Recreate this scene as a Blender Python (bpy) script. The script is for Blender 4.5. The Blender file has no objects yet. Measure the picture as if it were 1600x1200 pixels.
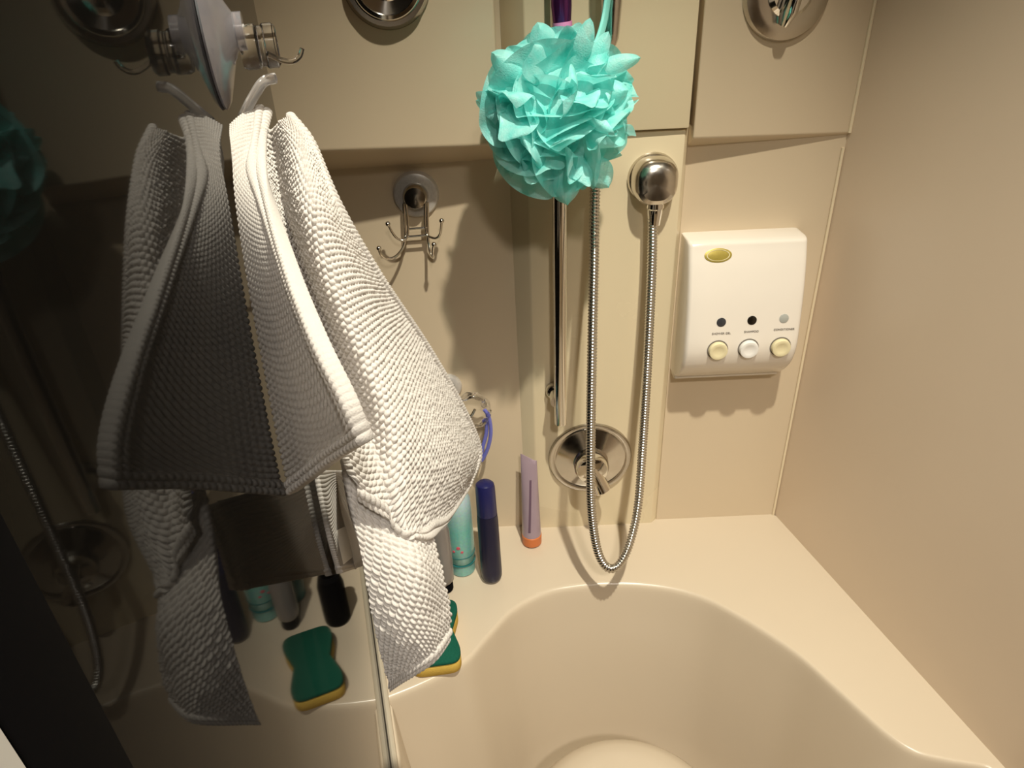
import bpy, math, random
import numpy as np
from mathutils import Vector, Matrix
random.seed(7); RNG = np.random.default_rng(7)
S = bpy.context.scene
COL = S.collection

# ------------------------------------------------------------------ camera
ROLL = math.atan(0.045); PITCH = math.atan(649/1109.0); FPX = 1109.0
CAM = np.array([0.0, -1.0, 0.889])
_f = np.array([0, math.cos(PITCH), -math.sin(PITCH)]); _u = np.array([0, math.sin(PITCH), math.cos(PITCH)]); _r = np.array([1.0, 0, 0])
RIGHT = math.cos(ROLL)*_r - math.sin(ROLL)*_u; UP = math.sin(ROLL)*_r + math.cos(ROLL)*_u; FWD = _f
cd = bpy.data.cameras.new('camera'); cam = bpy.data.objects.new('camera', cd); COL.objects.link(cam)
cd.sensor_width = 36.0; cd.lens = 36.0*FPX/1600; cd.clip_start = 0.004; cd.clip_end = 50
cam.matrix_world = Matrix(((RIGHT[0], UP[0], -FWD[0], CAM[0]), (RIGHT[1], UP[1], -FWD[1], CAM[1]), (RIGHT[2], UP[2], -FWD[2], CAM[2]), (0, 0, 0, 1)))
S.camera = cam

# ------------------------------------------------------------------ world, lamps, exposure
w = bpy.data.worlds.new('world'); S.world = w; w.use_nodes = True
w.node_tree.nodes['Background'].inputs[0].default_value = (1.0, 0.82, 0.62, 1); w.node_tree.nodes['Background'].inputs[1].default_value = 0.05
S.view_settings.view_transform = 'Standard'; S.view_settings.look = 'None'; S.view_settings.gamma = 1
S.view_settings.use_curve_mapping = False; S.view_settings.exposure = -0.06
LAMP = (0.27, -0.86, 1.86)
def spot(name, loc, target, power, size, blend, radius, color):
    l = bpy.data.lights.new(name, 'SPOT'); l.energy = power; l.spot_size = math.radians(size); l.spot_blend = blend
    l.shadow_soft_size = radius; l.color = color
    o = bpy.data.objects.new(name, l); COL.objects.link(o); o.location = loc
    o.rotation_euler = (Vector(target)-Vector(loc)).to_track_quat('-Z', 'Y').to_euler()
    return o
spot('downlight_beam', LAMP, (0.05, -0.34, 0.0), 148, 61, 1.0, 0.022, (1.0, 0.94, 0.78))
spot('fill_beam', (0.20, -1.66, 1.66), (0.40, -0.55, -0.08), 70, 70, 1.0, 0.06, (1.0, 0.92, 0.82))  # unseen fill lamp behind the camera, added to brighten right wall and towel

# ------------------------------------------------------------------ helpers
def ray(px): return RIGHT*(px[0]-800) - UP*(px[1]-600) + FWD*FPX
def at(px, py, y):                       # where the sight line of a photo point meets the depth y
    d = ray((px, py)); return CAM + d*((y-CAM[1])/d[1])
def atz(px, py, z=0.0):
    d = ray((px, py)); return CAM + d*((z-CAM[2])/d[2])
YAW = math.radians(14.1)
GT = np.array([math.sin(YAW), -math.cos(YAW), 0]); GN = np.array([math.cos(YAW), math.sin(YAW), 0]); GP = np.array([-0.2925, 0, 0])
def glass(s, d, z): return GP + GT*s + GN*d + np.array([0, 0, z])     # s along the side wall towards the room, d off it
def norm(v):
    v = np.asarray(v, float); return v/(np.linalg.norm(v)+1e-12)

class MB:
    def __init__(s): s.v = []; s.f = []; s.m = []; s.mi = 0
    def add(s, vs, fs):
        b = len(s.v); s.v += [tuple(map(float, p)) for p in vs]
        for f in fs: s.f.append(tuple(b+i for i in f)); s.m.append(s.mi)
        return s
    def prism(s, poly, axis, h0, h1):    # polygon in two axes, extruded along the third
        n = len(poly); vs = []
        for h in (h0, h1):
            for a, b in poly:
                vs.append({'x': (h, a, b), 'y': (a, h, b), 'z': (a, b, h)}[axis])
        fs = [tuple(range(n)), tuple(range(2*n-1, n-1, -1))] + [(i, n+i, n+(i+1) % n, (i+1) % n) for i in range(n)]
        return s.add(vs, fs)
    def box(s, a, b):
        return s.prism([(a[0], a[1]), (b[0], a[1]), (b[0], b[1]), (a[0], b[1])], 'z', a[2], b[2])
    def hexa(s, p):                      # eight corners, bottom four then top four
        return s.add(p, [(3, 2, 1, 0), (4, 5, 6, 7), (0, 1, 5, 4), (1, 2, 6, 5), (2, 3, 7, 6), (3, 0, 4, 7)])
    def tube(s, path, r, seg=12, caps=True, flat=1.0, updir=None):
        P = [np.array(p, float) for p in path]; n = len(P)
        R = [r]*n if np.isscalar(r) else list(r)
        T = [norm(P[min(i+1, n-1)]-P[max(i-1, 0)]) for i in range(n)]
        u = norm(np.cross(T[0], updir if updir is not None else ([0, 0, 1] if abs(T[0][2]) < .9 else [1, 0, 0])))
        vs = []
        for i in range(n):
            u = norm(u - T[i]*(u@T[i])); q = np.cross(T[i], u)
            for k in range(seg):
                a = 2*math.pi*k/seg; vs.append(P[i]+R[i]*(math.cos(a)*u+flat*math.sin(a)*q))
        fs = [(i*seg+k, i*seg+(k+1) % seg, (i+1)*seg+(k+1) % seg, (i+1)*seg+k) for i in range(n-1) for k in range(seg)]
        if caps: fs += [tuple(range(seg-1, -1, -1)), tuple((n-1)*seg+k for k in range(seg))]
        return s.add(vs, fs)
    def lathe(s, o, axis, prof, seg=40, ex=1.0, xdir=None):   # prof: (radius, height along axis)
        o = np.array(o, float); a = norm(axis)
        x = norm(np.cross(a, [0, 0, 1] if abs(a[2]) < .9 else [0, 1, 0])) if xdir is None else norm(xdir)
        y = np.cross(a, x); vs = []
        for r, h in prof:
            for k in range(seg):
                t = 2*math.pi*k/seg; vs.append(o+a*h+r*(math.cos(t)*x*ex+math.sin(t)*y))
        n = len(prof)
        fs = [(i*seg+k, i*seg+(k+1) % seg, (i+1)*seg+(k+1) % seg, (i+1)*seg+k) for i in range(n-1) for k in range(seg)]
        if prof[0][0] > 1e-5: fs.append(tuple(range(seg-1, -1, -1)))
        if prof[-1][0] > 1e-5: fs.append(tuple((n-1)*seg+k for k in range(seg)))
        return s.add(vs, fs)
    def ball(s, c, r, seg=16, sc=(1, 1, 1)):
        c = np.array(c, float); k = seg//2; vs = []; fs = []
        for i in range(k+1):
            t = math.pi*i/k
            for j in range(seg):
                p = 2*math.pi*j/seg
                vs.append(c+r*np.array([math.sin(t)*math.cos(p)*sc[0], math.sin(t)*math.sin(p)*sc[1], math.cos(t)*sc[2]]))
        for i in range(k):
            for j in range(seg): fs.append((i*seg+j, (i+1)*seg+j, (i+1)*seg+(j+1) % seg, i*seg+(j+1) % seg))
        return s.add(vs, fs)
    def grid(s, G, close=False):
        G = np.asarray(G); a, b = G.shape[:2]
        fs = [(i*b+j, i*b+(j+1) % b, (i+1)*b+(j+1) % b, (i+1)*b+j) for i in range(a-1) for j in range(b if close else b-1)]
        return s.add(G.reshape(-1, 3), fs)
    def build(s, name, mat, parent=None, smooth=35, bevel=0, bseg=2, merge=True):
        me = bpy.data.meshes.new(name); me.from_pydata(s.v, [], s.f)
        mats = mat if isinstance(mat, (list, tuple)) else [mat]
        for m in mats: me.materials.append(m)
        if len(mats) > 1: me.polygons.foreach_set('material_index', s.m)
        import bmesh
        bm = bmesh.new(); bm.from_mesh(me)
        if merge: bmesh.ops.remove_doubles(bm, verts=bm.verts, dist=1e-6)
        bmesh.ops.recalc_face_normals(bm, faces=bm.faces)
        if bevel:
            eds = [e for e in bm.edges if len(e.link_faces) == 2 and e.calc_face_angle(0) > math.radians(28)]
            bmesh.ops.bevel(bm, geom=eds, offset=bevel, segments=bseg, profile=0.5, affect='EDGES', clamp_overlap=True)
        for f in bm.faces: f.smooth = bool(smooth)
        if smooth:
            for e in bm.edges:
                if len(e.link_faces) == 2 and e.calc_face_angle(0) > math.radians(smooth): e.smooth = False
        bm.to_mesh(me); bm.free()
        o = bpy.data.objects.new(name, me); COL.objects.link(o)
        if parent is not None:
            o.parent = parent; o.matrix_parent_inverse = Matrix.Translation(-Vector(parent.location))
        return o
def thing(name, label, cat, loc, group=None):
    o = bpy.data.objects.new(name, None); COL.objects.link(o); o.location = Vector([float(c) for c in loc]); o.empty_display_size = 0.02
    return tag(o, label, cat, group)
def tag(o, label, cat, group=None):
    o['label'] = label; o['category'] = cat
    if group: o['group'] = group
    return o
def struct(o, label=None):
    o['kind'] = 'structure'
    if label: o['label'] = label
    return o
def crom(P, n):                           # smooth curve through points
    P = np.array(P, float); m = len(P); out = []
    E = np.vstack([2*P[0]-P[1], P, 2*P[-1]-P[-2]])
    for t in np.linspace(0, m-1, n):
        i = min(int(t), m-2); f = t-i; a, b, c, d = E[i], E[i+1], E[i+2], E[i+3]
        out.append(0.5*(2*b+(c-a)*f+(2*a-5*b+4*c-d)*f*f+(3*b-a-3*c+d)*f**3))
    return np.array(out)

# ------------------------------------------------------------------ materials
def mat(name, color, rough=0.4, metal=0.0, var=0.0, vscale=30, bump=0.0, bscale=200, spec=0.5, trans=0.0, ior=1.45, sss=0.0, coat=0.0, emit=None, rvar=0.0):
    m = bpy.data.materials.new(name); m.use_nodes = True; nt = m.node_tree; b = nt.nodes['Principled BSDF']
    b.inputs['Base Color'].default_value = (*color, 1); b.inputs['Roughness'].default_value = rough; b.inputs['Metallic'].default_value = metal
    b.inputs['Specular IOR Level'].default_value = spec; b.inputs['Transmission Weight'].default_value = trans; b.inputs['IOR'].default_value = ior
    b.inputs['Coat Weight'].default_value = coat
    if sss:
        b.inputs['Subsurface Weight'].default_value = sss; b.inputs['Subsurface Radius'].default_value = (0.004, 0.003, 0.002); b.inputs['Subsurface Scale'].default_value = 1.0
    tc = nt.nodes.new('ShaderNodeTexCoord')
    if var or rvar:
        n = nt.nodes.new('ShaderNodeTexNoise'); n.inputs['Scale'].default_value = vscale; n.inputs['Detail'].default_value = 4
        nt.links.new(tc.outputs['Object'], n.inputs['Vector'])
    if var:
        r = nt.nodes.new('ShaderNodeMapRange'); r.inputs[3].default_value = 1-var; r.inputs[4].default_value = 1+var
        nt.links.new(n.outputs['Fac'], r.inputs[0])
        x = nt.nodes.new('ShaderNodeVectorMath'); x.operation = 'SCALE'; x.inputs[0].default_value = color
        nt.links.new(r.outputs[0], x.inputs['Scale']); nt.links.new(x.outputs[0], b.inputs['Base Color'])
    if rvar:
        r2 = nt.nodes.new('ShaderNodeMapRange'); r2.inputs[3].default_value = max(0, rough-rvar); r2.inputs[4].default_value = rough+rvar
        nt.links.new(n.outputs['Fac'], r2.inputs[0]); nt.links.new(r2.outputs[0], b.inputs['Roughness'])
    if bump:
        n2 = nt.nodes.new('ShaderNodeTexNoise'); n2.inputs['Scale'].default_value = bscale; n2.inputs['Detail'].default_value = 3
        nt.links.new(tc.outputs['Object'], n2.inputs['Vector'])
        bp = nt.nodes.new('ShaderNodeBump'); bp.inputs['Strength'].default_value = bump; bp.inputs['Distance'].default_value = 0.001
        nt.links.new(n2.outputs['Fac'], bp.inputs['Height']); nt.links.new(bp.outputs[0], b.inputs['Normal'])
    return m
M = dict(
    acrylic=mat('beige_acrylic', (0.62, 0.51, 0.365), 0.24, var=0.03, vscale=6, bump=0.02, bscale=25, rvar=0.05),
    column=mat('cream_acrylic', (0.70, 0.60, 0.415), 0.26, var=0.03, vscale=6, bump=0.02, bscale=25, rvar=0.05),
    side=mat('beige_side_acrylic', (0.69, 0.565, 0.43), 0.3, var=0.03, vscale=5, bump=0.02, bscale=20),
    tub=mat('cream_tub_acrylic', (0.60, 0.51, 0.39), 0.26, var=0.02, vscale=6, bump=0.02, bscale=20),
    chrome=mat('chrome', (0.80, 0.78, 0.74), 0.09, 1.0, rvar=0.03, vscale=60),
    chrome_dark=mat('aged_chrome', (0.55, 0.52, 0.48), 0.16, 1.0, var=0.1, vscale=90, rvar=0.06),
    nickel=mat('brushed_nickel', (0.64, 0.60, 0.54), 0.22, 1.0, var=0.05, vscale=150, rvar=0.06),
    satin=mat('satin_grey_metal', (0.62, 0.59, 0.56), 0.35, 0.35, var=0.18, vscale=220),
    hose=mat('steel_hose', (0.62, 0.60, 0.56), 0.2, 1.0),
    smoke=mat('dark_glossy_glass', (0.006, 0.0055, 0.005), 0.03, ior=1.066, spec=0.5),
    seal=mat('ivory_seal', (0.50, 0.44, 0.34), 0.45, var=0.05),
    black=mat('black_rubber', (0.003, 0.003, 0.004), 0.8, spec=0.05, var=0.1),
    white=mat('white_paint', (0.75, 0.75, 0.74), 0.5, var=0.03),
    ceil=mat('ceiling_paint', (0.62, 0.55, 0.44), 0.8, var=0.03),
    floor=mat('floor_vinyl', (0.35, 0.28, 0.2), 0.6, var=0.1),
    room=mat('room_wall', (0.42, 0.33, 0.23), 0.6, var=0.05),
    caulk=mat('pale_caulk', (0.75, 0.64, 0.45), 0.5, var=0.05),
    disp=mat('ivory_plastic', (0.80, 0.74, 0.66), 0.22, var=0.015, vscale=20, coat=0.2),
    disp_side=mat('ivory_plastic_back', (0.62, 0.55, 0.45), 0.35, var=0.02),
    cream_btn=mat('cream_plastic', (0.74, 0.66, 0.42), 0.3, var=0.03),
    white_btn=mat('white_plastic', (0.80, 0.78, 0.74), 0.3, var=0.03),
    window_dark=mat('dark_window', (0.045, 0.045, 0.05), 0.15, var=0.1),
    window_black=mat('black_window', (0.012, 0.009, 0.006), 0.15, var=0.1),
    window_grey=mat('grey_window', (0.40, 0.41, 0.38), 0.2, var=0.05),
    gold=mat('olive_gold', (0.42, 0.33, 0.07), 0.35, metal=0.3, var=0.12, vscale=300),
    print=mat('grey_print', (0.16, 0.14, 0.12), 0.6, var=0.05),
    towel=mat('cotton_towel', (0.64, 0.61, 0.575), 0.95, spec=0.15, var=0.05, vscale=160, bump=0.35, bscale=1400),
    label=mat('white_label', (0.80, 0.78, 0.74), 0.7, var=0.03),
    milky=mat('milky_plastic', (0.75, 0.73, 0.72), 0.15, trans=0.8, var=0.05, vscale=100),
    clear=mat('clear_plastic', (0.93, 0.93, 0.95), 0.08, trans=1.0, ior=1.45, rvar=0.04, vscale=100),
    cup=mat('milky_suction_plastic', (0.42, 0.40, 0.43), 0.16, trans=0.75, ior=1.4, var=0.1, vscale=120),
    purple=mat('plum_metallic', (0.13, 0.03, 0.14), 0.18, metal=0.8, var=0.1),
    pink=mat('pink_grip', (0.75, 0.28, 0.55), 0.35, var=0.08),
    navy=mat('navy_plastic', (0.010, 0.010, 0.032), 0.32, var=0.1, vscale=40),
    navy_cap=mat('navy_cap_plastic', (0.014, 0.015, 0.085), 0.3, var=0.05),
    lav=mat('lavender_tube', (0.33, 0.25, 0.30), 0.3, var=0.06, vscale=50, coat=0.3),
    orange=mat('orange_cap', (0.58, 0.17, 0.05), 0.4, var=0.06),
    deepteal=mat('deep_teal_plastic', (0.02, 0.14, 0.14), 0.3, var=0.08),
    greyclear=mat('grey_clear_plastic', (0.40, 0.36, 0.34), 0.2, trans=0.5, var=0.05),
    scour=mat('green_scourer', (0.012, 0.10, 0.065), 0.95, spec=0.1, var=0.25, vscale=350, bump=1.0, bscale=1100),
    foam=mat('yellow_foam', (0.62, 0.42, 0.09), 0.9, spec=0.1, var=0.1, vscale=400, bump=0.8, bscale=900),
    blue=mat('periwinkle_cord', (0.16, 0.17, 0.55), 0.4, var=0.08),
    teal_cord=mat('teal_cord', (0.22, 0.66, 0.60), 0.6, var=0.1, vscale=300),
    lens=mat('lamp_lens', (0.9, 0.85, 0.75), 0.4),
)
def teal_bottle_mat():
    m = mat('teal_gradient_bottle', (0.3, 0.6, 0.58), 0.25, coat=0.3); nt = m.node_tree; b = nt.nodes['Principled BSDF']
    tc = nt.nodes['Texture Coordinate']; sx = nt.nodes.new('ShaderNodeSeparateXYZ'); nt.links.new(tc.outputs['Object'], sx.inputs[0])
    cr = nt.nodes.new('ShaderNodeValToRGB'); mr = nt.nodes.new('ShaderNodeMapRange'); mr.inputs[1].default_value = 0.0; mr.inputs[2].default_value = 0.2
    nt.links.new(sx.outputs['Z'], mr.inputs[0]); nt.links.new(mr.outputs[0], cr.inputs[0])
    e = cr.color_ramp.elements; e[0].color = (0.25, 0.55, 0.50, 1); e[0].position = 0.15; e[1].color = (0.50, 0.66, 0.70, 1); e[1].position = 0.8
    k = cr.color_ramp.elements.new(0.5); k.color = (0.20, 0.56, 0.50, 1)
    n = nt.nodes.new('ShaderNodeTexNoise'); n.inputs['Scale'].default_value = 250; nt.links.new(tc.outputs['Object'], n.inputs['Vector'])
    mx = nt.nodes.new('ShaderNodeMix'); mx.data_type = 'RGBA'; mx.blend_type = 'MULTIPLY'; mx.inputs[0].default_value = 0.35
    nt.links.new(cr.outputs[0], mx.inputs[6]); nt.links.new(n.outputs['Color'], mx.inputs[7]); nt.links.new(mx.outputs[2], b.inputs['Base Color'])
    return m
M['teal_bottle'] = teal_bottle_mat()
def puff_mat():
    m = bpy.data.materials.new('teal_net'); m.use_nodes = True; nt = m.node_tree; b = nt.nodes['Principled BSDF']; out = nt.nodes['Material Output']
    b.inputs['Roughness'].default_value = 0.45; b.inputs['Specular IOR Level'].default_value = 0.5
    tc = nt.nodes.new('ShaderNodeTexCoord'); n = nt.nodes.new('ShaderNodeTexNoise'); n.inputs['Scale'].default_value = 60
    nt.links.new(tc.outputs['Object'], n.inputs['Vector'])
    cr = nt.nodes.new('ShaderNodeValToRGB'); cr.color_ramp.elements[0].color = (0.26, 0.86, 0.82, 1); cr.color_ramp.elements[1].color = (0.54, 0.97, 0.95, 1)
    cr.color_ramp.elements[0].position = 0.35; cr.color_ramp.elements[1].position = 0.65
    nt.links.new(n.outputs['Fac'], cr.inputs[0]); nt.links.new(cr.outputs[0], b.inputs['Base Color'])
    t = nt.nodes.new('ShaderNodeBsdfTranslucent'); nt.links.new(cr.outputs[0], t.inputs[0])
    mx = nt.nodes.new('ShaderNodeMixShader'); mx.inputs[0].default_value = 0.42
    nt.links.new(b.outputs[0], mx.inputs[1]); nt.links.new(t.outputs[0], mx.inputs[2])
    tr = nt.nodes.new('ShaderNodeBsdfTransparent'); tr.inputs[0].default_value = (0.75, 1.0, 0.96, 1)
    m2 = nt.nodes.new('ShaderNodeMixShader'); m2.inputs[0].default_value = 0.16
    nt.links.new(mx.outputs[0], m2.inputs[1]); nt.links.new(tr.outputs[0], m2.inputs[2]); nt.links.new(m2.outputs[0], out.inputs[0])
    w = nt.nodes.new('ShaderNodeTexVoronoi'); w.inputs['Scale'].default_value = 700; nt.links.new(tc.outputs['Object'], w.inputs['Vector'])
    bp = nt.nodes.new('ShaderNodeBump'); bp.inputs['Strength'].default_value = 0.5; bp.inputs['Distance'].default_value = 0.0006
    nt.links.new(w.outputs['Distance'], bp.inputs['Height']); nt.links.new(bp.outputs[0], b.inputs['Normal'])
    return m
M['puff'] = puff_mat()
def add_translucent(m, k, color):
    nt = m.node_tree; b = nt.nodes['Principled BSDF']; out = nt.nodes['Material Output']
    t = nt.nodes.new('ShaderNodeBsdfTranslucent'); t.inputs[0].default_value = (*color, 1)
    x = nt.nodes.new('ShaderNodeMixShader'); x.inputs[0].default_value = k
    nt.links.new(b.outputs[0], x.inputs[1]); nt.links.new(t.outputs[0], x.inputs[2]); nt.links.new(x.outputs[0], out.inputs[0])
add_translucent(M['towel'], 0.36, (0.86, 0.81, 0.76))

# ------------------------------------------------------------------ room shell
ZF, ZC, YR = -0.46, 1.88, -2.1
def rx(y): return 0.4738 - 0.2512*y           # inner face of the right wall
o = MB().box((-1.6, YR-.05, ZF-.05), (1.6, .2, ZF)).build('floor', M['floor']); struct(o)
o = MB().box((-1.6, YR-.05, ZC), (1.6, .2, ZC+.05)).build('ceiling', M['ceil']); struct(o)
o = MB().box((-1.6, YR-.05, ZF), (1.6, YR, ZC)).build('wall_front', M['room']); struct(o)
o = MB().prism([(rx(.1), .1), (rx(.1)+.05, .1), (rx(YR)+.05, YR), (rx(YR), YR)], 'z', ZF, ZC).build('wall_right', M['side']); struct(o, 'smooth beige acrylic side wall on the right')
# back wall: backing sheet plus moulded panels
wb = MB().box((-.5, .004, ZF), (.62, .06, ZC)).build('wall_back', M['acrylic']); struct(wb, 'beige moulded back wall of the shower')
CX0, CX1 = 0.034, 0.244                        # front face of the column
def colface(z): return 0.008 + 0.022*max(0, z)/0.7
def updepth(x): return 0.005 + (0.474-x)*0.118
def lip(x): return 0.006 + (0.474-x)*0.055
ZLIP = 0.668
xl, xr = -0.36, 0.50
MB().box((xl, 0, -.02), (.016, .006, .70)).build('lower_panel', M['acrylic'], wb)
MB().box((.255, 0, -.02), (xr, .006, .70)).build('lower_panel', M['acrylic'], wb)
# column with a slanted left cheek and a narrow right one
zt = 0.697
m_ = MB(); zs = np.linspace(-.01, zt, 12); rows = []
for z in zs:
    d = colface(z); rows.append([(CX0-.024-.1*d, .003, z), (CX0, -d, z), (CX1, -d, z), (CX1+.012, .003, z)])
m_.grid(rows); m_.add([rows[-1][0], rows[-1][1], rows[-1][2], rows[-1][3]], [(0, 1, 2, 3)])
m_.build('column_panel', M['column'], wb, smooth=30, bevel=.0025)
m_ = MB(); zs = np.linspace(zt+.003, ZC-.001, 10); rows = []
for z in zs:
    d = .033; e = .003
    rows.append([(CX0-.028, e, z), (CX0, -d-.008, z), (CX1+.002, -d-.004, z), (CX1+.010, e, z)])
m_.grid(rows); m_.add([rows[0][0], rows[0][1], rows[0][2], rows[0][3]], [(3, 2, 1, 0)])
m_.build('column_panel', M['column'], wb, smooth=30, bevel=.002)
# upper panels: stand proud over the recess, deeper towards the left, with a sloping underside
def upper(x0, x1):
    zl = ZLIPZ
    a, b = updepth(x0), updepth(x1)
    za, zb = zl(x0), zl(x1)
    f = [(x0, -a, za), (x1, -b, zb), (x1, -b, ZC-.001), (x0, -a, ZC-.001)]
    u = [(x0, .003, za-lip(x0)), (x1, .003, zb-lip(x1)), (x1, .003, ZC-.001), (x0, .003, ZC-.001)]
    return MB().add(f+u, [(0, 1, 2, 3), (4, 0, 3, 7), (1, 5, 6, 2), (4, 5, 1, 0), (7, 3, 2, 6), (5, 4, 7, 6)])
def edge_z(px, py):
    # height of the ledge edge on the slanting front
    y = -.05
    for _ in range(20):
        p = at(px, py, y); y = -updepth(p[0])
    return p
_pl, _pm, _pr = edge_z(490, 237), edge_z(788, 228), edge_z(1308, 208)
def ZLIPZ(x): return _pl[2] + (_pr[2]-_pl[2])*(x-_pl[0])/(_pr[0]-_pl[0])
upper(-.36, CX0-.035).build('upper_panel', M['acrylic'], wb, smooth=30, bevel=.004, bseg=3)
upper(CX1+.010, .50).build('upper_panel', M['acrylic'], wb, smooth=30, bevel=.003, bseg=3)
# dark glossy glass on the left, with its seal, frame and jamb
SF = 0.9695                                     # where the pane ends
def slab(s0, s1, d0, d1, z0, z1):
    q = [glass(s0, d0, 0), glass(s1, d0, 0), glass(s1, d1, 0), glass(s0, d1, 0)]
    return MB().prism([(p[0], p[1]) for p in q], 'z', z0, z1)
wl = slab(-.1, SF+.02, -.012, 0, ZF, ZC).build('wall_left', M['smoke']); struct(wl, 'dark glossy glass side panel mirroring the shower')
slab(SF, SF+.0165, -.02, .0012, ZF, ZC).build('frame', M['black'], wl, bevel=.0006)
tj = slab(SF+.0165, YR*-1.02, -.03, .0012, ZF, ZC).build('trim_1', M['white'], bevel=.0005); struct(tj, 'white door jamb at the lower left corner')
m_ = MB()
path = [glass(s, .0048, .0035) for s in np.linspace(.03, SF-.02, 30)]
m_.tube(path, .0046, 10); m_.build('seal', M['seal'], wl)
# caulk line in the right hand corner
t2 = MB().tube([(rx(-.0)-.003, -.0015, z) for z in np.linspace(0, ZLIP-.01, 8)], .0022, 8).build('trim_2', M['caulk']); struct(t2, 'pale caulk line in the lower right corner')
yk = -updepth(.474)-.001
t3 = MB().tube([(rx(yk)-.002, yk, z) for z in np.linspace(ZLIPZ(.47), ZC-.005, 8)], .0024, 8).build('trim_3', M['caulk']); struct(t3, 'pale caulk line in the upper right corner')
# ceiling downlight body
dl = thing('ceiling_downlight', 'small round recessed ceiling downlight above the shower', 'light', (LAMP[0], LAMP[1], ZC))
MB().lathe((LAMP[0], LAMP[1], ZC), (0, 0, -1), [(.055, 0), (.055, .004), (.042, .007), (.040, .003), (.040, 0)]).build('trim_ring', M['chrome'], dl)

# ------------------------------------------------------------------ bathtub deck and basin
rim = [(-.2065, -.347), (-.168, -.331), (-.13, -.312), (-.09, -.287), (-.057, -.243), (-.016, -.192), (.038, -.159), (.092, -.148), (.146, -.145), (.198, -.150), (.249, -.163),
       (.296, -.186), (.337, -.222), (.374, -.262), (.407, -.305), (.434, -.355), (.458, -.402), (.477, -.435), (.499, -.459), (.533, -.472), (.580, -.483)]
R1 = crom(rim, 110)
ye = -1.32
right_lip = [(rx(y)-.010, y) for y in np.linspace(-.50, ye, 24)]
left_lip = [tuple(glass(s, .010, 0)[:2]) for s in np.linspace(1.36, .375, 24)]
front = [(x, ye-.01) for x in np.linspace(right_lip[-1][0]-.03, left_lip[0][0]+.03, 12)]
loop = np.vstack([R1, right_lip, front, left_lip]); NL = len(loop); NR = len(R1)
cen = np.array([.19, -.78])
def ring(k, z):
    q = cen + (loop-cen)*(1-k)
    return np.column_stack([q, np.full(NL, z)])
m_ = MB()
prof = [(0, 0), (.004, -.0003), (.008, -.0015), (.0115, -.004), (.0140, -.008), (.0165, -.015), (.022, -.035), (.04, -.10), (.075, -.20), (.105, -.29), (.125, -.34), (.145, -.368), (.18, -.385), (.25, -.395), (.5, -.40), (.9, -.402)]
m_.grid(np.array([ring(k, z) for k, z in prof]), close=True)
m_.add([(*p, -.402) for p in (cen+(loop-cen)*.1)], [tuple(range(NL))])
# deck: strip from rim out to the walls
outer = []
for i, p in enumerate(loop):
    outer.append(None)
ob = [tuple(glass(s, -.002, 0)[:2]) for s in np.linspace(.352, -.004, 26)] + [(x, .004) for x in np.linspace(-.29, .474, 60)] + [(rx(y)+.002, y) for y in np.linspace(.003, -.485, 24)]
ob = np.array(ob)
L = np.linalg.norm(np.diff(ob, axis=0), axis=1)
# match along angle seen from the middle of the basin
ang = np.arctan2(ob[:, 1]-(-.55), ob[:, 0]-.15); angr = np.arctan2(R1[:, 1]-(-.55), R1[:, 0]-.15)
ts = np.clip((angr-angr[0])/(angr[-1]-angr[0]), 0, 1); to = (ang-ang[0])/(ang[-1]-ang[0])
od = np.column_stack([np.interp(ts, to, ob[:, 0]), np.interp(ts, to, ob[:, 1])])
rows = []
for f in np.linspace(0, 1, 8):
    q = od*(1-f)+R1*f; rows.append(np.column_stack([q, np.zeros(NR)]))
m_.grid(np.array(rows))
rl = np.array([R1[-1]]+right_lip); ro = np.array([(rx(y)+.002, y) for y in [-.485]+list(np.linspace(-.50, ye, 24))])
m_.grid(np.array([np.column_stack([rl, np.zeros(25)]), np.column_stack([ro, np.zeros(25)])]))
ll = np.array(left_lip+[tuple(R1[0])]); lo = np.array([tuple(glass(s, -.002, 0)[:2]) for s in list(np.linspace(1.36, .375, 24))+[.352]])
m_.grid(np.array([np.column_stack([ll, np.zeros(25)]), np.column_stack([lo, np.zeros(25)])]))
tub = thing('bathtub', 'cream moulded bathtub with a curved rim and flat deck along the back wall', 'bathtub', (.17, -.5, 0))
m_.build('shell', M['tub'], tub, smooth=50)
# moulded rounded hump on the basin floor
hc = np.array([.140, -.440]); rows = []
hp = [(0, -.150), (.05, -.151), (.09, -.155), (.115, -.162), (.132, -.174), (.143, -.19), (.150, -.215), (.156, -.26), (.165, -.36), (.19, -.401)]
MB().lathe((hc[0], hc[1], 0), (0, 0, 1), [(max(r, 1e-6), h-.012) for r, h in hp], 64, ex=1.05, xdir=(1, 0, 0)).build('moulded_seat', M['tub'], tub, smooth=60)

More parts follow.
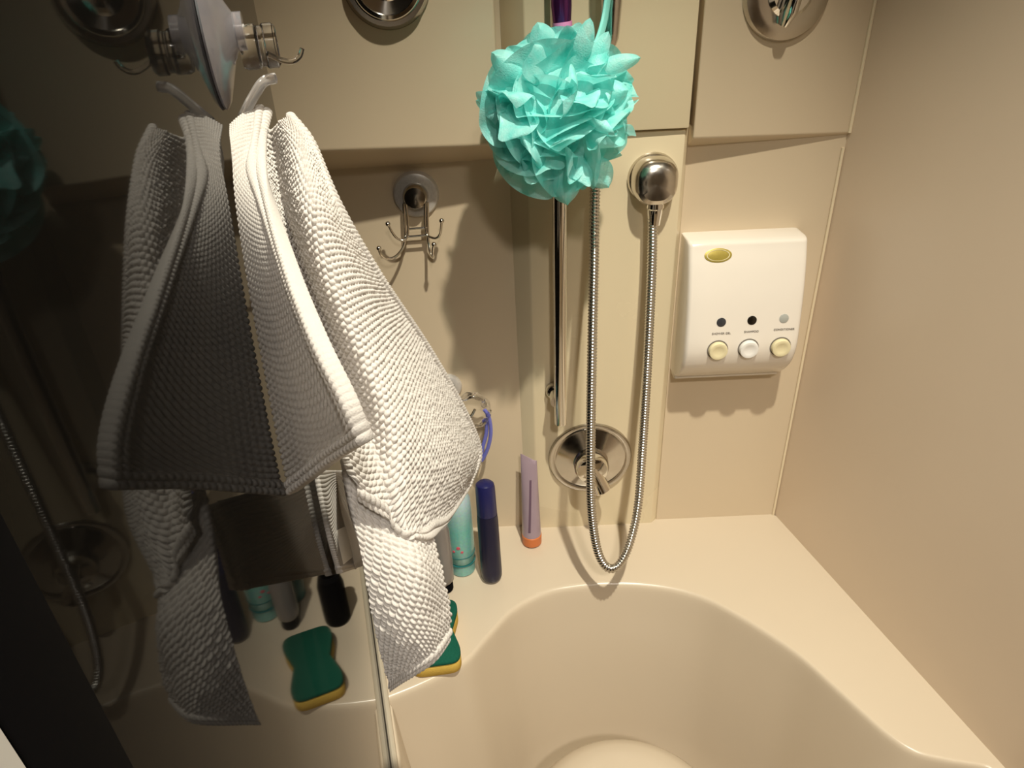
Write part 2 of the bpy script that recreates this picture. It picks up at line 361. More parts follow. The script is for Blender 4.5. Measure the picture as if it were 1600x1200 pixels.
# ------------------------------------------------------------------ soap dispenser
DX0 = at(1065, 367, 0)[0]; DX1 = at(1258, 450, -.062)[0]+.001
DZ0 = at(1064, 578, -.004)[2]; DZ1 = at(1066, 364, -.002)[2]
H = DZ1-DZ0
prof = [(.0, 0), (.022, 0), (.034, .006), (.052, .022), (.066, .040), (.073, .058), (.075, .075), (.073, .10), (.066, .15), (.057, .19), (.048, H-.012), (.044, H-.003), (.036, H), (0, H)]
def smoothprof(p, n):
    c = crom(np.array(p[1:-1]), n); return np.vstack([[p[0]], c, [p[-1]]])
PF = smoothprof(prof, 60)
sd = thing('soap_dispenser', 'ivory triple soap dispenser with three push buttons on the back wall', 'soap dispenser', (DX0, 0, DZ0))
m_ = MB(); rows = []
for x, sc in [(DX0, .0), (DX0, 1)]: pass
xs = [(DX0, .88), (DX0+.0012, .945), (DX0+.003, .982), (DX0+.006, 1.0)] + [(x, 1.0) for x in np.linspace(DX0+.03, DX1-.03, 8)] + [(DX1-.008, 1.0), (DX1-.004, .98), (DX1-.0015, .94), (DX1, .86)]
for x, sc in xs:
    inset = (1-sc)*.012
    rows.append([(x, -max(.0, p[0]*sc), DZ0+inset+p[1]*(H-2*inset)/H) for p in PF])
m_.grid(np.array(rows))
m_.add(rows[0], [tuple(range(len(PF)))]); m_.add(rows[-1], [tuple(range(len(PF)-1, -1, -1))])
m_.build('housing', M['disp'], sd, smooth=40)
m_ = MB(); m_.prism([(-.0002, DZ0-.006), (-.020, DZ0-.006), (-.030, DZ0-.001), (-.030, DZ0+.008), (-.0002, DZ0+.008)], 'x', DX0+.001, DX1-.006)
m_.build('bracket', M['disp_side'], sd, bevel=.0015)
def on_disp(px, py):                         # hit of a sight line with the curved front, with normal
    d = ray((px, py)); best = None
    for i in range(len(PF)-1):
        a = np.array([-PF[i][0], DZ0+PF[i][1]]); b = np.array([-PF[i+1][0], DZ0+PF[i+1][1]])
        # solve CAM + t d on the segment in the (y, z) plane
        A = np.array([[d[1], -(b[0]-a[0])], [d[2], -(b[1]-a[1])]])
        if abs(np.linalg.det(A)) < 1e-9: continue
        t, s = np.linalg.solve(A, [a[0]-CAM[1], a[1]-CAM[2]])
        if 0 <= s <= 1 and t > 0 and (best is None or t < best[0]):
            nn = norm([0, -(b[1]-a[1]), (b[0]-a[0])])
            best = (t, CAM+t*d, nn if nn[1] < 0 else -nn)
    return best[1], best[2]
for (px, py, mm) in [(1127, 503.5, 'window_dark'), (1175, 500.5, 'window_black'), (1225, 497.5, 'window_grey')]:
    p, n = on_disp(px, py)
    b = MB().lathe(p-n*.001, n, [(.0068, 0), (.0068, .0016), (.0060, .0020), (1e-6, .0021)], 28).build('level_window', M[mm], sd)
    b['label'] = {'window_dark': 'round charcoal level window', 'window_black': 'round black level window', 'window_grey': 'round pale grey level window'}[mm]
for (px, py, mm) in [(1121, 546.5, 'cream_btn'), (1169, 544, 'white_btn'), (1219, 541.5, 'cream_btn')]:
    p, n = on_disp(px, py)
    xd = norm([1, 0, 0])
    MB().lathe(p-n*.002, n, [(.0155, 0), (.0155, .0026), (.0143, .0028), (.0143, .0012)], 32, ex=1.0, xdir=xd).build('button_gap_shade', M['print'], sd)  # dark-coloured ring in place of the shaded gap round the button
    b = MB().lathe(p-n*.002, n, [(.0138, 0), (.0138, .0075), (.0130, .0092), (.0105, .0098), (.0075, .0088), (.004, .0080), (1e-6, .0078)], 32, xdir=xd).build('push_button', M[mm], sd, smooth=50)
    b['label'] = 'cream push button' if mm == 'cream_btn' else 'white push button'
p, n = on_disp(1122, 399)
MB().lathe(p-n*.0012, n, [(.0100, 0), (.0100, .0018), (.0090, .0023), (1e-6, .0024)], 40, ex=1.95, xdir=(1, 0, 0)).build('badge', M['gold'], sd)
MB().lathe(p-n*.0010, n, [(.0080, .0020), (.0080, .0026), (.0074, .0026), (.0074, .0020)], 40, ex=2.05, xdir=(1, 0, 0)).build('badge_rim', M['cream_btn'], sd)
def text(body, p, n, size, mm, parent, name='lettering', xdir=(1, 0, 0), ext=.0002):
    cu = bpy.data.curves.new(name, 'FONT'); cu.body = body; cu.size = size; cu.align_x = 'CENTER'; cu.align_y = 'CENTER'; cu.extrude = ext; cu.space_character = 1.05
    o = bpy.data.objects.new(name, cu); COL.objects.link(o); bpy.context.view_layer.update()
    me = bpy.data.meshes.new_from_object(o.evaluated_get(bpy.context.evaluated_depsgraph_get()))
    COL.objects.unlink(o); bpy.data.objects.remove(o)
    x = norm(np.array(xdir)-n*(np.array(xdir)@n)); y = np.cross(n, x)
    Mx = Matrix(((x[0], y[0], n[0], p[0]), (x[1], y[1], n[1], p[1]), (x[2], y[2], n[2], p[2]), (0, 0, 0, 1)))
    me.transform(Mx); me.materials.clear(); me.materials.append(mm)
    q = bpy.data.objects.new(name, me); COL.objects.link(q); q.parent = parent; q.matrix_parent_inverse = Matrix.Translation(-Vector(parent.location))
    return q
for (px, py, s) in [(1127, 521, 'SHOWER GEL'), (1174, 518, 'SHAMPOO'), (1225, 514.5, 'CONDITIONER')]:
    p, n = on_disp(px, py); text(s, p+n*.0006, n, .0043, M['print'], sd)

# ------------------------------------------------------------------ shower rail
ry = -.062
rt, rb = at(873, -60, ry), at(875.5, 662, ry)
xr_ = (rb[0]+at(875, 300, ry)[0])/2
rail = thing('shower_rail', 'vertical chrome shower rail standing off the column', 'rail', (xr_, ry, rb[2]))
MB().lathe((xr_, ry, rb[2]), (0, 0, 1), [(.0085, 0), (.0095, .001), (.0098, .003), (.0098, 1.30)], 28).build('tube', M['chrome'], rail)
for pz in (at(864, 614, -.03)[2], 1.42):
    c = np.array([xr_-.006, -colface(.3) if pz < 1 else -.04, pz])
    MB().lathe(c, (0, -1, 0), [(.0145, -.004), (.0145, .010), (.0125, .013), (.0095, .014), (.0095, -ry-.020)], 28).build('wall_mount', M['chrome_dark'], rail)

# ------------------------------------------------------------------ hose outlet and hose
ec = at(1019, 277, -.026); ed = colface(ec[2])
el = thing('hose_outlet', 'round brushed nickel wall outlet feeding the shower hose', 'outlet', (ec[0], -ed, ec[2]))
MB().lathe((ec[0], -ed, ec[2]), (0, -1, 0), [(.0345, -.003), (.0345, .004), (.0325, .008), (.030, .010)], 48).build('flange', M['nickel'], el)
# faceted dome body with a flat slanting front
rows = []
for h, r in [(.006, .0315), (.014, .0315), (.024, .0300), (.031, .027), (.036, .021), (.038, .012), (.0385, .0005)]:
    rows.append([(ec[0]+r*(abs(math.cos(t))**.8)*math.copysign(1, math.cos(t))*.98, -ed-h-.006*max(0, -math.sin(t))*(r/.0315), ec[2]+r*(abs(math.sin(t))**.85)*math.copysign(1, math.sin(t))) for t in np.linspace(0, 2*math.pi, 40, endpoint=False)])
MB().grid(np.array(rows), close=True).build('body', M['nickel'], el, smooth=28)
nz = np.array([ec[0]+.001, -ed-.024, ec[2]-.026])
MB().lathe(nz, (0, 0, -1), [(.0115, 0), (.0120, .008), (.0105, .010), (.0105, .014), (.0088, .026), (.0080, .032)], 28).build('ferrule', M['chrome'], el)
hp = [(1019.5, 335, nz[1]), (1019, 400, -.055), (1015, 500, -.062), (1010, 600, -.075), (1004, 700, -.095), (997, 790, -.130), (985, 846, -.160), (970, 879, -.183), (955, 889, -.19), (941, 878, -.187), (931, 848, -.178), (924, 790, -.165), (923, 700, -.15), (925, 560, -.128), (928, 420, -.095), (930, 300, -.064), (937, 190, -.058), (948, 100, -.062), (955, 40, -.075), (957, -60, -.085)]
hpts = crom([at(*q) for q in hp], 260)
hs = thing('shower_hose', 'ribbed steel shower hose looping down over the tub deck', 'hose', hpts[0])
# fine spiral ribs as real relief
seg = np.linalg.norm(np.diff(hpts, axis=0), axis=1); cum = np.concatenate([[0], np.cumsum(seg)]); tot = cum[-1]
nr = int(tot/.00075); tt = np.linspace(0, tot, nr); dense = np.column_stack([np.interp(tt, cum, hpts[:, i]) for i in range(3)])
ker = np.ones(15)/15
for i in range(3):
    pad = np.pad(dense[:, i], 7, mode='edge'); dense[:, i] = np.convolve(pad, ker, 'valid')
rad = [.0066 + .0007*math.sin(2*math.pi*t/.0045) for t in tt]
MB().tube(dense, rad, 12).build('spiral_tube', M['hose'], hs, smooth=80)
a, b = at(953, 70, -.068), at(960, -90, -.085)
MB().tube(crom([a, (a*.6+b*.4), b], 12), [.0075, .0100, .0105, .0108, .0112, .0115, .012, .012, .0125, .0125, .013, .013], 20).build('hand_shower_handle', M['chrome_dark'], hs)

# ------------------------------------------------------------------ mixing valve
vz = .155; vd = colface(vz); vc = np.array([at(921.5, 715, -vd)[0], -vd, at(921.5, 714, -vd)[2]])
mv = thing('mixer_valve', 'large round chrome mixer valve with lever behind the hose', 'valve', vc)
MB().lathe(vc, (0, -1, 0), [(.0715, -.003), (.0715, .002), (.0690, .006), (.0640, .0065), (.0600, .0045), (.0560, .0055), (.042, .012), (.028, .016), (.0255, .017)], 64).build('escutcheon', M['chrome_dark'], mv)
MB().lathe(vc+np.array([0, -.015, 0]), (0, -1, 0), [(.030, -.004), (.029, .018), (.025, .027), (.014, .031), (1e-6, .032)], 40).build('hub', M['chrome'], mv)
ld = norm([.42, 0, -.9])
pth = [vc+np.array([0, -.036, 0])+ld*s+np.array([0, -q, 0]) for s, q in [(-.006, 0), (.008, .002), (.022, .005), (.034, .009), (.042, .012)]]
MB().tube(crom(pth, 14), np.linspace(.0150, .0165, 14), 24, flat=.85).build('lever', M['chrome'], mv, bevel=.002)

# ------------------------------------------------------------------ upper valves, cut by the frame
def panelpt(px, py):
    y = -.05
    for _ in range(25):
        p = at(px, py, y); y = -updepth(p[0])
    return p
pn = norm([.118, -1, 0])
kc = panelpt(603, -30)
kv = thing('shower_valve_knob', 'round chrome valve knob cut by the frame top, upper left panel', 'valve', kc)
MB().lathe(kc, pn, [(.050, -.003), (.050, .004), (.047, .009), (.046, .013), (.0455, .015)], 56).build('collar', M['chrome_dark'], kv)
MB().lathe(kc+pn*.012, pn, [(.0405, 0), (.0405, .006), (.038, .010), (.034, .011), (.033, .008), (.020, .006), (.012, .010), (1e-6, .011)], 56).build('handle', M['chrome'], kv)
uc = panelpt(1229, -14)
uv = thing('lever_valve', 'round chrome lever valve cut by the frame top, upper right panel', 'valve', uc)
MB().lathe(uc, pn, [(.0560, -.004), (.0560, .003), (.0535, .008), (.046, .011), (.040, .012)], 56).build('escutcheon', M['nickel'], uv)
MB().lathe(uc+pn*.008, pn, [(.030, 0), (.029, .006), (.024, .010), (1e-6, .011)], 40).build('hub', M['chrome'], uv)
l0 = uc+pn*.014
MB().tube([l0+np.array([.003, 0, .014]), l0+np.array([0, -.004, -.004]), l0+np.array([-.004, -.006, -.022]), l0+np.array([-.007, -.004, -.036])], [.016, .023, .022, .012], 24, flat=.45).build('lever', M['chrome'], uv, smooth=60)
MB().lathe(l0+np.array([.003, -.006, .008]), (0, -1, 0), [(.0055, -.010), (.0055, .0022), (.004, .003)], 20).build('cap_screw', M['black'], uv)

# ------------------------------------------------------------------ suction hooks
def suction_disc(parent, c, n, r, mm):
    MB().lathe(c, n, [(r, -.001), (r*1.0, .003), (r*.92, .007), (r*.80, .0085), (r*.60, .009)], 40).build('suction_cup', M['satin'], parent)
    MB().lathe(c+n*.008, n, [(r*.56, 0), (r*.54, .009), (r*.44, .014), (r*.22, .0155), (1e-6, .016)], 32).build('knob', mm, parent)
hc_ = at(650, 304, -.003); hc_[1] = 0
sh = thing('suction_hook', 'chrome suction cup wire double hook on the left back panel', 'hook', hc_)
suction_disc(sh, hc_, np.array([0., -1, 0]), .0325, M['chrome_dark'])
wy = -.016; wr = .0017
def wire(pts, name='hook_wire', r=wr, parent=None, n=26, mm='nickel'):
    return MB().tube(crom([at(*p) for p in pts], n), r, 8).build(name, M[mm], parent)
wire([(631, 318, -.016), (632, 345, -.016), (633, 372, -.016), (629, 388, -.022), (618, 401, -.034), (606, 404, -.040), (596, 398, -.046), (592, 388, -.048)], 'hook_wire', wr*1.25, sh)
wire([(668, 316, -.016), (668, 345, -.016), (669, 372, -.016), (671, 388, -.022), (674, 400, -.034), (676, 400, -.042), (677, 388, -.048), (678, 382, -.050)], 'hook_wire', wr*1.25, sh)
wire([(634, 318, -.018), (637, 340, -.018), (637, 366, -.018), (631, 376, -.022), (620, 372, -.028), (612, 362, -.032), (606, 350, -.036)], 'hook_wire', wr, sh)
wire([(665, 316, -.018), (664, 340, -.018), (666, 364, -.018), (672, 370, -.022), (682, 372, -.028), (688, 364, -.032), (690, 346, -.036)], 'hook_wire', wr, sh)
wire([(632, 370, -.017), (650, 369, -.017), (669, 367, -.017)], 'cross_wire', wr, sh, 6)
wire([(639, 358, -.017), (652, 357, -.017), (667, 356, -.017)], 'cross_wire', wr, sh, 6)
for p in [(592, 388, -.048), (678, 382, -.050), (606, 350, -.036), (690, 345, -.036)]:
    MB().ball(at(*p), .0035, 14).build('ball_tip', M['nickel'], sh)
# second hook, half behind the towel
c2 = at(700, 603, 0)
s2 = thing('suction_hook', 'suction hook half hidden behind the towel, holding a clear ring', 'hook', c2)
suction_disc(s2, c2, np.array([0., -1, 0]), .0230, M['window_black'])
wire([(705, 610, -.014), (716, 622, -.020), (726, 640, -.030), (735, 650, -.036), (742, 640, -.040)], 'hook_wire', wr*1.3, s2)
rg = thing('clear_plastic_ring', 'clear crumpled plastic ring hanging on the half hidden suction hook', 'ring', at(738, 640, -.036))
rng = [at(738+26*math.cos(t), 642+24*math.sin(t), -.040-.006*math.sin(3*t)) for t in np.linspace(0, 2*math.pi, 40)]
MB().tube(rng, [.0042+.0010*math.sin(9*t) for t in np.linspace(0, 2*math.pi, 40)], 12, flat=1.6).build('loop', M['clear'], rg)
MB().ball(at(756, 632, -.042), .0050, 14, (1, .8, 1.3)).build('bead', M['clear'], rg)
MB().ball(at(727, 660, -.044), .0055, 14, (1.2, .8, 1)).build('bead', M['clear'], rg)
bc = thing('blue_cord', 'periwinkle blue cord loop hanging from the clear plastic ring', 'cord', at(764, 650, -.044))
MB().tube(crom([at(*q) for q in [(757, 640, -.046), (764, 652, -.046), (767, 675, -.044), (763, 698, -.042), (755, 716, -.040), (751, 719, -.040), (754, 700, -.039), (760, 676, -.039), (760, 655, -.040)]], 40), .0024, 10, flat=1.3).build('loop', M['blue'], bc)

# ------------------------------------------------------------------ clear suction hook on the glass, holding the towel
gs = thing('clear_suction_hook', 'clear plastic suction hook stuck to the dark glass, holding the towel', 'hook', glass(.635, 0, .872))
cc = glass(.640, 0, .868)
MB().lathe(cc, GN, [(.0340, .0002), (.0345, .0012), (.031, .0035), (.022, .0065), (.013, .0095), (.0085, .012), (.0085, .016)], 48).build('suction_cup', M['cup'], gs)
kb = glass(.628, .012, .860)
MB().lathe(kb, GN, [(.0095, 0), (.0105, .002), (.0105, .008), (.0095, .009), (.0095, .011), (.0105, .012), (.0105, .0165), (.0090, .018), (.0075, .017)], 24).build('knob', M['clear'], gs)
def gp(px, py, d):
    r_ = ray((px, py)); t = ((GP+GN*d-CAM)@GN)/(r_@GN); return CAM+r_*t
def yy(px, py, y): return at(px, py, y)
MB().tube(crom([yy(430, 122, -.625), yy(412, 128, -.630), yy(398, 148, -.632), yy(386, 170, -.632), yy(380, 186, -.628), yy(392, 190, -.622), yy(402, 182, -.618)], 30), .0017, 10, flat=1.5).build('hook_strap', M['milky'], gs)
MB().tube(crom([yy(418, 84, -.632), yy(438, 93, -.628), yy(456, 96, -.624), yy(468, 88, -.622), yy(472, 76, -.622)], 24), .0013, 8).build('wire_tip', M['clear'], gs)

# ------------------------------------------------------------------ towel
def bicubic(ctrl, nu, nv):
    rows = [crom(np.array([at(*p) if len(p) == 3 else np.array(p[:3]) for p in r]), nu) for r in ctrl]
    rows = np.array(rows); out = np.zeros((nv, nu, 3))
    for j in range(nu): out[:, j] = crom(rows[:, j], nv)
    return out
def cloth(name, ctrl, cell_u, cell_v, res, parent, mode='waffle', amp=.0011, thick=.0022, hems=(), drift=0.0, flip=1):
    base = bicubic(ctrl, 40, 60)
    Lu = np.mean(np.linalg.norm(np.diff(base, axis=1), axis=2).sum(1)); Lv = np.mean(np.linalg.norm(np.diff(base, axis=0), axis=2).sum(0))
    nu = max(12, int(Lu/cell_u*res)); nv = max(12, int(Lv/cell_v*res))
    G = bicubic(ctrl, nu, nv)
    du = np.gradient(G, axis=1); dv = np.gradient(G, axis=0); N = np.cross(du, dv); N /= np.linalg.norm(N, axis=2, keepdims=True)+1e-12
    tocam = CAM-G
    s = np.sign((N*tocam).sum(2).mean()); N *= s*flip
    # cloth coordinates by running length, so stitches keep their size
    U = np.concatenate([np.zeros((nv, 1)), np.cumsum(np.linalg.norm(np.diff(G, axis=1), axis=2), axis=1)], 1)
    V = np.concatenate([np.zeros((1, nu)), np.cumsum(np.linalg.norm(np.diff(G, axis=0), axis=2), axis=0)], 0)
    Um = U*(Lu/U[:, -1:]); Vm = V
    a = Um/cell_u + drift*Vm/cell_v; b = Vm/cell_v
    if mode == 'waffle':
        aa = a + .5*(np.floor(b) % 2)
        hgt = np.sqrt(np.abs(np.sin(math.pi*aa)))*np.sqrt(np.abs(np.sin(math.pi*b)))
        key = np.sin(np.floor(aa)*12.9898+np.floor(b)*78.233)*43758.5453; hgt *= .72+.5*(key-np.floor(key))
    else:
        hgt = np.sqrt(np.abs(np.sin(math.pi*b)))*(.80+.20*np.abs(np.sin(math.pi*a)))
    # rolled hems: raised band with a stitch line
    D = {'l': U, 'r': U[:, -1:]-U, 't': V, 'b': V[-1:, :]-V}
    for side, wd in hems:
        d = D[side]; k = d < wd; q = d/wd
        al = Vm if side in 'lr' else Um
        band = .45 + .75*np.sqrt(np.abs(np.sin(2*math.pi*q))) + .55*np.sqrt(np.abs(np.sin(math.pi*(al/.0026+.5*(q > .5)))))
        hgt = np.where(k, band, hgt)
    G2 = G + N*(hgt*amp)[..., None]
    back = G - N*(thick+0.4*(hgt*amp)[..., None])
    m = MB(); bN = nu*nv
    idx = np.arange(bN).reshape(nv, nu)
    q = np.stack([idx[:-1, :-1], idx[:-1, 1:], idx[1:, 1:], idx[1:, :-1]], -1).reshape(-1, 4)
    qb = (q[:, ::-1]+bN)
    ed = np.concatenate([idx[0, :], idx[1:, -1], idx[-1, -2::-1], idx[-2:0:-1, 0]])
    en = np.roll(ed, -1); qe = np.stack([ed, ed+bN, en+bN, en], -1)
    F = np.concatenate([q, qb, qe]); Vv = np.concatenate([G2.reshape(-1, 3), back.reshape(-1, 3)])
    me = bpy.data.meshes.new(name); me.vertices.add(len(Vv)); me.vertices.foreach_set('co', Vv.ravel().astype(np.float32))
    me.loops.add(F.size); me.loops.foreach_set('vertex_index', F.ravel().astype(np.int32))
    me.polygons.add(len(F)); me.polygons.foreach_set('loop_start', np.arange(0, F.size, 4, dtype=np.int32))
    me.polygons.foreach_set('use_smooth', np.ones(len(F), bool)); me.update(calc_edges=True); me.validate()
    me.materials.append(M['towel'])
    o = bpy.data.objects.new(name, me); COL.objects.link(o)
    o.parent = parent; o.matrix_parent_inverse = Matrix.Translation(-Vector(parent.location))
    return o
tw = thing('towel', 'off white waffle knit hand towel hanging from the clear hook', 'towel', at(395, 175, -.63))
# front flap: free hem runs from the hook down to the near corner
def ygl(px, py, d=.0022): return float(gp(px, py, d)[1])
def flaprow(l, m1, m2, m3, r, yl, yr, bow=0.0):
    xs = [l, m1, m2, m3, r]; out = []
    for q in xs:
        f = (q[0]-l[0])/(r[0]-l[0]); out.append((q[0], q[1], yl+(yr-yl)*f+bow*f*(1-f)))
    return out
cloth('front_flap', [
    flaprow((362, 198), (375, 185), (392, 174), (412, 172), (420, 180), ygl(362, 198), -.622),
    flaprow((361, 235), (372, 230), (388, 224), (404, 222), (414, 224), ygl(361, 235), -.646),
    flaprow((372, 320), (384, 316), (400, 312), (415, 309), (424, 308), ygl(372, 320), -.695),
    flaprow((391, 440), (408, 433), (428, 425), (444, 420), (455, 417), ygl(391, 440), -.748),
    flaprow((413, 560), (435, 552), (460, 542), (484, 534), (499, 530), ygl(413, 560), -.785),
    flaprow((438, 690), (466, 672), (498, 650), (528, 632), (545, 625), ygl(438, 690), -.801),
    flaprow((456, 772), (486, 750), (518, 725), (550, 705), (572, 692), ygl(456, 772), -.804)],
    .0034, .0030, 7, tw, mode='rib', amp=.0019, hems=(('r', .0085), ('b', .0075)))
cloth('main_fold', [
    [(408, 196, -.640), (425, 203, -.634), (440, 190, -.642), (452, 184, -.640), (464, 196, -.636)],
    [(412, 240, -.652), (432, 245, -.642), (455, 236, -.664), (474, 226, -.662), (487, 228, -.644)],
    [(424, 330, -.690), (446, 335, -.668), (474, 326, -.694), (502, 318, -.690), (528, 322, -.664)],
    [(446, 440, -.720), (478, 445, -.688), (512, 438, -.712), (556, 430, -.694), (592, 432, -.652)],
    [(482, 555, -.745), (522, 560, -.708), (566, 552, -.722), (620, 545, -.686), (668, 545, -.616)],
    [(522, 650, -.758), (566, 660, -.728), (615, 655, -.732), (672, 645, -.680), (724, 642, -.590)],
    [(545, 722, -.765), (588, 738, -.748), (636, 742, -.742), (700, 722, -.680), (748, 704, -.578)],
    [(556, 755, -.765), (598, 790, -.757), (640, 822, -.752), (690, 806, -.700), (735, 748, -.600)],
    [(562, 775, -.762), (606, 812, -.758), (660, 846, -.750), (686, 824, -.708), (726, 764, -.612)]],
    .0034, .0029, 8, tw, mode='waffle', amp=.0018, hems=(('b', .0080), ('r', .0080)), drift=.3)
cloth('lower_fold', [
    [(538, 716, -.752), (585, 742, -.742), (625, 775, -.735), (665, 806, -.722)],
    [(550, 800, -.762), (592, 812, -.757), (640, 826, -.750), (676, 846, -.732)],
    [(570, 892, -.772), (618, 892, -.772), (660, 892, -.768), (690, 902, -.748)],
    [(588, 985, -.778), (628, 978, -.782), (668, 966, -.776), (701, 948, -.756)],
    [(603, 1046, -.776), (640, 1028, -.781), (676, 1004, -.777), (701, 972, -.760)],
    [(611, 1075, -.772), (644, 1052, -.778), (674, 1030, -.776), (694, 1004, -.764)]],
    .0034, .0029, 8, tw, mode='waffle', amp=.0018, hems=(('b', .0085),), drift=-.3)
cloth('rear_flap', [
    [(495, 735, ygl(495, 735, .0045)), (525, 735, ygl(525, 735, .006)), (560, 738, -.665), (600, 742, -.690)],
    [(506, 790, ygl(506, 790, .0045)), (532, 790, ygl(532, 790, .006)), (566, 790, -.665), (604, 790, -.690)],
    [(518, 845, ygl(518, 845, .0045)), (545, 842, ygl(545, 842, .006)), (578, 838, -.665), (612, 832, -.690)],
    [(532, 896, ygl(532, 896, .0045)), (556, 888, ygl(556, 888, .006)), (586, 878, -.665), (618, 868, -.690)]],
    .0036, .0032, 6, tw, mode='rib', amp=.0013, hems=(('b', .0110),))
p0_, p1_, p2_, p3_ = [at(a_, b_, ygl(a_, b_, .006)-.006) for a_, b_ in ((527, 828), (545, 820), (554, 866), (538, 878))]
off = np.array([0, -.004, 0.001])
MB().hexa([p0_, p1_, p2_, p3_]+[p+off for p in (p0_, p1_, p2_, p3_)]).build('care_label', M['label'], tw)

# ------------------------------------------------------------------ bath puff
pc = at(872, 172, -.165); PR = .0925
pf = thing('bath_puff', 'turquoise ruffled mesh bath puff hanging in front of the rail', 'bath puff', pc)
def ruffle(mb, c, r0, r1, span, wob, nw, skew, ns=46, nb=7):
    a = norm(RNG.normal(size=3)); b = norm(np.cross(a, RNG.normal(size=3))); n_ = np.cross(a, b)
    ph = RNG.uniform(0, 6.28); G = np.zeros((nb, ns, 3)); rr = RNG.uniform(.9, 1.06)
    for i in range(nb):
        f = i/(nb-1)
        for j in range(ns):
            t = (j/(ns-1)-.5)*span
            env = math.sin(math.pi*(j/(ns-1)))**.45
            r = (r0+(r1-r0)*(f**.8)*env)*rr*(1+.05*math.sin(3*t+ph))
            side = wob*f**1.3*math.sin(nw*t+ph)*env + skew*math.sin(t*2.6+ph)
            side2 = .35*wob*f*math.sin(nw*2.3*t+ph*2)*env
            d = a*math.cos(t+side2)+b*math.sin(t+side2)
            d = norm(d+n_*side)
            G[i, j] = c+d*r*np.array([1.0, .86, 1.02])
    mb.grid(G)
core = []
for i in range(25):
    t = math.pi*i/24; core.append([pc+np.array([math.sin(t)*math.cos(p), .86*math.sin(t)*math.sin(p), math.cos(t)])*PR*(.62+.07*math.sin(7*p+3*t)*math.sin(t)+.05*math.sin(5*t+4*p)) for p in np.linspace(0, 2*math.pi, 48, endpoint=False)])
MB().grid(np.array(core), close=True).build('net_core', M['puff'], pf, smooth=180)
m_ = MB()
for k in range(54): ruffle(m_, pc, PR*.48, PR*RNG.uniform(.86, 1.03), RNG.uniform(1.2, 2.4), RNG.uniform(.10, .20), RNG.uniform(4, 7), RNG.uniform(.35, .7), 84, 9)
o = m_.build('net_ruffles', M['puff'], pf, smooth=180, merge=False); o['kind'] = 'stuff'
def tongue(c, d, L, wd, side):
    d = norm(d); s = norm(np.cross(d, side)); n_ = np.cross(s, d); G = np.zeros((14, 9, 3))
    for i in range(14):
        f = i/13; wv = wd*(math.sin(math.pi*min(1, .12+f*.88))**.6)
        for j in range(9):
            q = j/8-.5; G[i, j] = c+d*(L*f)+s*(wv*q*2)+n_*(wd*.7*(1-4*q*q)*(.4+.6*f)) + n_*(-.010*f*f)
    return G
def petal(c, d, r0, L, wd, spin, curl):
    d = norm(d); q = norm(np.cross(d, [.31, .47, .83])); e = np.cross(d, q)
    sd = q*math.cos(spin)+e*math.sin(spin); n_ = np.cross(sd, d); G = np.zeros((16, 15, 3)); ph = RNG.uniform(0, 6.28)
    for i in range(16):
        f = i/15; wv = wd*(.25+.75*math.sin(math.pi*min(1, .5*f/.62 if f < .62 else .5+.5*(f-.62)/.42))**.7)
        for j in range(15):
            u_ = 2*j/14-1
            tip = 1-.30*abs(u_)**2.2*f
            G[i, j] = c+d*(r0+L*f*tip)*1.0+sd*(wv*u_)+n_*(wd*.45*(1-u_*u_)*(.3+.7*f)+curl*f**2.2*L+.0035*f*abs(u_)*math.sin(7*f+ph+2*u_))
    return G
for k in range(58):                          # folds of net all round the puff
    zz = 1-2*(k+.5)/58; aa = k*2.399963; rr_ = math.sqrt(1-zz*zz)
    dd = np.array([rr_*math.cos(aa), .86*rr_*math.sin(aa), zz])+RNG.normal(0, .12, 3)
    MB().grid(petal(pc, dd, PR*.52, PR*RNG.uniform(.40, .50), PR*RNG.uniform(.20, .34), RNG.uniform(0, 6.28), RNG.uniform(-.45, .45))).build('net_fold', M['puff'], pf, smooth=180, merge=False)
def pxdir(dx, dz, dy=0): return np.array([dx, dy, dz])
for base, d, L, wd in [((905, 95), (.22, .9, -.35), .040, .010), ((925, 105), (.45, .9, -.1), .036, .009), ((935, 108), (1, .25, -.2), .044, .009),
                       ((930, 150), (.9, .2, -.5), .034, .014), ((815, 120), (-.8, .7, -.3), .038, .014), ((855, 85), (-.3, 1, -.3), .030, .014), ((880, 262), (.1, -1, -.1), .042, .018), ((925, 250), (.5, -.8, -.2), .036, .016)]:
    MB().grid(tongue(at(*base, -.195), pxdir(d[0], d[1], d[2]), L, wd, (0, -1, .2))).build('net_frill', M['puff'], pf, smooth=180, merge=False)
MB().tube(crom([at(*q) for q in [(905, 120, -.165), (930, 75, -.15), (942, 40, -.12), (949, 0, -.11), (955, -40, -.11)]], 24), .0030, 8, flat=1.8).build('cord', M['teal_cord'], pf)
# plum handle hanging above the puff
rz = thing('razor', 'plum metallic razor handle with pink tip hanging above the bath puff', 'razor', at(878, 55, -.10))
MB().tube([at(878, 34, -.10), at(877, 10, -.10), at(876, -50, -.10)], [.0105, .0118, .0118], 24).build('handle', M['purple'], rz)
MB().tube([at(880, 70, -.10), at(879.5, 58, -.10), at(879, 40, -.10), at(878.5, 34, -.10)], [.0050, .0095, .0112, .0112], 24).build('grip_tip', M['pink'], rz)

